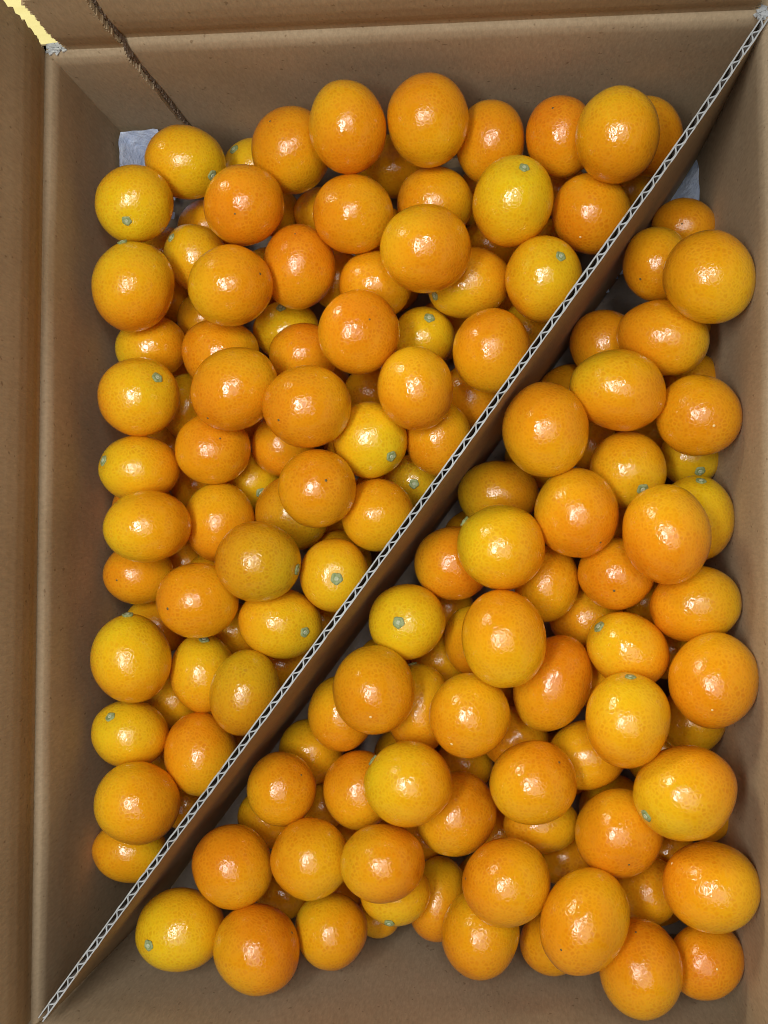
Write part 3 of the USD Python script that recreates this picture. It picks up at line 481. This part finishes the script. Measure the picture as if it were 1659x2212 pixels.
    ([-12.8, -166.0, 67.7], [0.306, 0.668, -0.679], [17.18, 16.45, 17.77, 0.1, 0.22, 0.0], 0.5, 0, 0, 'golden orange kumquat, standing against middle of front wall'),
    ([-1.6, -137.5, 83.3], [0.93, -0.185, -0.318], [17.31, 17.22, 17.85, -0.33, 0.05, 0.61], 0.55, 0, 1, 'golden orange kumquat, large top fruit over the one standing at front wall'),
    ([25.3, -142.9, 36.4], [-0.984, -0.153, 0.095], [13.19, 12.28, 14.74, 0.44, -0.07, -0.2], 0.75, 0, 0, 'orange kumquat, dark, in hollow above the front tall fruit'),
    ([28.4, -146.4, 93.1], [0.505, 0.171, -0.846], [18.85, 16.52, 18.97, 1.08, 1.14, 0.13], 0.55, 0, 1, 'golden orange kumquat, tall leaning fruit with dot at lower left, near front'),
    ([18.7, -175.5, 50.4], [0.875, 0.124, -0.469], [13.87, 13.29, 14.86, -0.5, -0.38, 0.14], 0.35, 0, 0, 'golden yellow kumquat, mostly hidden under left of the tall leaning fruit'),
    ([58.7, -150.4, 51.4], [-0.379, -0.869, -0.32], [14.2, 13.86, 14.94, 0.57, -0.25, -0.44], 0.55, 0, 0, 'golden orange kumquat, dim, between tall leaning fruit and seventh wall fruit'),
    ([77.2, -132.4, 86.8], [0.837, -0.537, -0.108], [17.13, 17.58, 17.14, -0.34, 0.17, 0.73], 0.15, 0, 2, 'bright yellow kumquat, very large seventh fruit down the right wall'),
    ([51.3, -168.5, 81.6], [0.154, -0.935, -0.318], [17.66, 16.33, 17.67, 0.35, -0.47, -0.32], 0.4, 0, 1, 'golden orange kumquat, long, nearest the bottom edge, dot at its top'),
    ([79.3, -170.8, 66.0], [-0.118, -0.21, -0.971], [14.68, 15.22, 14.64, 1.24, -0.44, 0.16], 0.45, 0, 2, 'golden orange kumquat, last down right wall, in front right corner'),
    ([-144.2, -169.9, 76.3], [-0.344, 0.003, 0.939], [17.14, 18.88, 18.51, -0.11, -0.51, -0.74], 0.1, 1, 0, 'bright yellow kumquat, stem at lower left, in divider front corner'),
    ([-107.6, -172.8, 82.9], [-0.861, -0.508, -0.028], [17.85, 18.39, 18.0, 0.33, -0.23, 0.73], 0.75, 0, 1, 'orange kumquat, large brownish, against front wall near divider corner'),
    ([-79.3, -171.1, 64.3], [-0.886, 0.356, -0.298], [15.88, 15.64, 16.26, 0.17, 0.2, -0.1], 0.7, 0, 0, 'orange kumquat, against front wall right of large brownish one'),
    ([-111.1, -170.4, 32.8], [0.77, -0.216, -0.6], [11.47, 12.17, 12.54, -0.07, -0.23, 0.25], 0.85, 0, 0, 'deep orange kumquat, dark chink above the large brownish front wall fruit'),
    ([-62.9, -178.9, 31.0], [-0.884, -0.331, -0.331], [10.03, 9.37, 10.46, 0.36, 0.29, 0.27], 0.6, 0, 0, 'orange kumquat, sliver at front wall left of a stem-down fruit'),
    ([38.3, 47.8, 32.8], [-0.191, 0.82, -0.54], [12.98, 12.72, 13.06, -0.08, 0.11, -0.02], 0.8, 0, 0, 'deep orange kumquat, dark chink right of strongly speckled fruit'),
    ([-33.6, -55.5, 31.5], [0.998, -0.008, -0.056], [13.96, 13.65, 14.28, -0.04, 0.02, 0.1], 0.85, 0, 0, 'deep orange kumquat, dark, in hollow left of the large middle egg'),
    ([72.4, -47.9, 34.7], [0.639, 0.668, -0.381], [12.83, 12.34, 13.09, -0.03, 0.17, -0.16], 0.5, 0, 0, 'golden orange kumquat, dark chink left of very large fifth wall fruit'),
    ([-21.7, -104.2, 32.8], [0.864, 0.441, -0.241], [13.31, 13.05, 13.66, -0.09, -0.06, -0.1], 0.8, 0, 0, 'deep orange kumquat, dark chink below the smooth pale top fruit'),
    ([-5.2, -134.8, 34.6], [-0.839, -0.543, 0.017], [12.49, 12.12, 13.0, 0.16, 0.03, 0.2], 0.65, 0, 0, 'orange kumquat, chink between two fruits front of middle'),
    ([-41.6, -139.1, 30.6], [0.751, -0.228, -0.62], [11.17, 11.72, 11.86, 0.08, 0.12, 0.2], 0.7, 0, 0, 'orange kumquat, chink below the bright stemmed top fruit'),
    ([71.5, -138.4, 31.8], [-0.631, -0.735, -0.25], [11.38, 11.09, 12.21, 0.39, -0.2, -0.17], 0.95, 0, 0, 'deep orange kumquat, reddish dark chink below left of the biggest'),
    ([-60.5, -56.9, 32.7], [0.791, 0.604, -0.099], [12.96, 12.92, 12.99, -0.01, -0.01, 0.1], 0.85, 0, 0, 'deep orange kumquat, dark chink below the stem-up divider fruit'),
    ([-29.8, -29.3, 30.4], [0.644, 0.735, -0.212], [12.96, 12.9, 13.01, 0.01, 0.0, 0.03], 0.85, 0, 0, 'deep orange kumquat, dark, under the shaded divider fruit'),
]
NS, NR = 44, 30
th_ = np.linspace(0, math.pi, NR + 1)
prof = np.stack([np.sin(th_), np.cos(th_)], 1)
sph = lathe(prof, NS)
SV, SF = np.array(sph.vertices), np.array(sph.faces)
btn = lathe([(0, -.9), (1.35, -.8), (1.9, -.1), (2.0, .25), (1.75, .55), (1.3, .62), (1.0, .5), (.85, .42), (0, .40)], 20,
            lambda a: 1 + .07 * np.cos(5 * a) + .04 * np.cos(3 * a + 1))
cutp = lathe([(0, .1), (.72, .1), (.8, .55), (.6, .72), (.25, .66), (0, .6)], 14)
dotm = lathe([(0, -.4), (.42, -.3), (.5, .0), (.3, .16), (0, .12)], 10)
def fruit(i, pos, u, G, tone, stem, scar, label, group=None, name='kumquat'):
    g = np.random.default_rng(1000 + i)
    u = np.array(u, float); u /= np.linalg.norm(u)
    h = np.array([1., 0, 0]) if abs(u[0]) < .8 else np.array([0, 1., 0])
    x = np.cross(h, u); x /= np.linalg.norm(x); y = np.cross(u, x)
    m = Gf.Matrix4d(*x, 0, *y, 0, *u, 0, *(np.array(pos) / 1000), 1)
    t = thing(name, label, 'kumquat', group, m)
    Gm = np.array([[G[0], G[3], G[4]], [G[3], G[1], G[5]], [G[4], G[5], G[2]]])
    v = SV.copy(); z = v[:, 2]
    eg = g.normal(0, .035)
    v[:, :2] *= (1 + eg * z)[:, None]
    rad = 1 + (meshkit.fbm(SV * 1.1 + g.uniform(0, 50, 3), 2) - .5) * .075
    if stem: rad -= .055 * np.exp(-((1 - z) / .035)) * (1 if g.random() < .75 else -.3)
    rad -= .03 * np.exp(-((1 + z) / .02)) * (g.random() < .6)
    v *= rad[:, None]
    v = v @ Gm.T / 1000
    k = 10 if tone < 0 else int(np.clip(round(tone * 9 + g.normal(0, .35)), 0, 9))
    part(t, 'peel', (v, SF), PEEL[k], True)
    if stem:
        top = v[np.argmax(SV[:, 2])]; nd = Gm @ np.array([0, 0, 1.]); nd = np.linalg.inv(Gm) @ np.array([0, 0, 1.]); nd /= np.linalg.norm(nd)
        tr = trimesh.geometry.align_vectors([0, 0, 1], nd); s = g.uniform(1.05, 1.3) / 1000
        S = np.eye(4); S[:3, :3] *= s; tr = tr @ S; tr[:3, 3] = top
        b = btn.copy(); b.apply_transform(tr); c = cutp.copy(); c.apply_transform(tr)
        bp = part(t, 'stem_button', b, STEM, 50)
        part(bp, 'stem_cut', c, STEMCUT, 50)
    if scar:
        bot = v[np.argmin(SV[:, 2])]; nd = np.linalg.inv(Gm) @ np.array([0, 0, -1.]); nd /= np.linalg.norm(nd)
        tr = trimesh.geometry.align_vectors([0, 0, 1], nd); S = np.eye(4); S[:3, :3] *= g.uniform(.8, 1.25) / 1000; tr = tr @ S; tr[:3, 3] = bot
        d = dotm.copy(); d.apply_transform(tr)
        part(t, 'blossom_scar', d, PALE if scar == 2 else SCAR, 50)
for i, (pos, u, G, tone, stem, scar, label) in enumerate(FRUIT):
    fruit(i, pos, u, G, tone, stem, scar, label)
DEEP = [
    ([-126.6, 68.0, 18.4], 16.9, 'dark kumquat sliver edging the one broad top fruit, second in at fourth left wall fruit'),
    ([24.7, -106.1, 17.1], 15.58, 'dark kumquat sliver edging the one lower left of a large stem-up top fruit'),
    ([-12.2, -74.3, 16.8], 15.01, 'dark kumquat sliver edging the one smooth pale top fruit below left of the middle egg'),
    ([-11.4, 176.1, 17.6], 16.08, 'dark sliver of kumquat edging the orange one below the highest back wall fruit, half covered'),
    ([-80.1, 52.7, 16.8], 14.61, 'dark kumquat sliver edging the one brightest one, stem at its lower right, mid compartment'),
    ([18.3, 148.0, 17.1], 15.55, 'dark sliver of kumquat edging the orange one under the large egg-shaped fruit, touching divider'),
    ([-32.9, 109.9, 17.7], 15.27, 'dark kumquat sliver edging the one touching divider, second along from the back stem-up one'),
    ([47.4, 14.4, 18.3], 16.84, 'dark kumquat sliver edging the one round top fruit with dot at lower right, mid compartment'),
    ([-140.2, -91.8, 17.4], 15.32, 'dark kumquat sliver edging the one against divider, right of ninth left wall fruit'),
    ([-92.9, 12.2, 17.5], 15.75, 'dark sliver of kumquat edging the olive one shaded, beneath a round brownish orange top fruit'),
    ([-17.4, 3.0, 17.5], 16.04, 'dark kumquat sliver edging the one shaded, touching divider midway, left of freckled fruit'),
    ([70.6, -97.4, 18.5], 16.99, 'dark kumquat sliver edging the one large, stem on top, left of fifth right wall fruit'),
    ([30.3, 72.3, 18.2], 16.68, 'dark kumquat sliver edging the one scuffed wide fruit with pale scratches at lower right'),
    ([-11.8, -165.4, 17.3], 15.34, 'dark sliver of kumquat edging the orange one upright, shaded, between two front middle fruits'),
    ([-51.3, -106.1, 17.7], 16.17, 'dark kumquat sliver edging the one bright, stem at upper left, on top of three others'),
    ([-72.3, -146.5, 17.2], 15.63, 'dark kumquat sliver edging the one half under left of a bright stemmed top fruit'),
    ([67.2, -163.2, 17.6], 16.11, 'dark kumquat sliver edging the one last down right wall, in front right corner'),
    ([12.8, 43.6, 17.8], 15.05, 'dark kumquat sliver edging the one strongly speckled, close to divider near its middle'),
    ([-176.0, -106.0, 17.9], 16.31, 'dark kumquat sliver edging the one ninth down left wall, stem at upper left'),
    ([-124.1, 141.5, 17.9], 15.44, 'dark kumquat sliver edging the one upright, left of the bright large central fruit'),
    ([64.5, 50.7, 16.9], 15.1, 'dark sliver of kumquat edging the orange one below the scuffed wide fruit, upper end covered'),
    ([-178.6, 51.5, 17.6], 15.22, 'dark kumquat sliver edging the one fifth down left wall, stem touching the cardboard'),
    ([-177.2, 88.0, 17.2], 14.88, 'dark sliver of kumquat edging the golden orange one third down the left wall, half covered'),
    ([-59.4, 133.3, 17.4], 14.52, 'dark kumquat sliver edging the one half under left edge of the bright large central fruit'),
    ([-94.4, 82.4, 17.5], 14.51, 'dark kumquat sliver edging the one tucked under left of a round orange top fruit'),
    ([-65.5, 25.2, 17.5], 14.81, 'dark kumquat sliver edging the one touching divider midway, right of round dotted top fruit'),
    ([49.4, -126.2, 18.2], 16.65, 'dark kumquat sliver edging the one round, small scratch above, left of sixth wall fruit'),
    ([-60.3, 147.4, 45.6], 14.95, 'dark kumquat sliver edging the one directly below the tall fruit left of middle'),
    ([-178.4, 17.2, 47.2], 15.33, 'dark sliver of kumquat edging the golden yellow one broad sixth fruit down the left wall'),
    ([-80.5, -7.1, 38.5], 14.71, 'dark sliver of kumquat edging the golden yellow one stem facing straight up, touching divider midway'),
    ([-86.6, -172.8, 22.3], 14.83, 'dark sliver of kumquat edging the orange one against front wall right of large brownish one'),
    ([-142.6, -16.8, 44.5], 14.7, 'dark kumquat sliver edging the one top fruit right of seventh left wall fruit'),
    ([46.3, -63.1, 47.7], 15.85, 'dark kumquat sliver edging the one long, under right side of the large middle egg'),
]
for i, (pos, r, label) in enumerate(DEEP):
    g = np.random.default_rng(500 + i); u = g.normal(0, 1, 3); u[2] = -abs(u[2]) * .6
    e = g.normal(0, .03, 2)
    fruit(400 + i, pos, u, [r * (1 - e[0]), r * (1 + e[1] * .5), r * (1 + e[0]), 0, 0, 0], g.uniform(.4, .85), 0, 0, label)
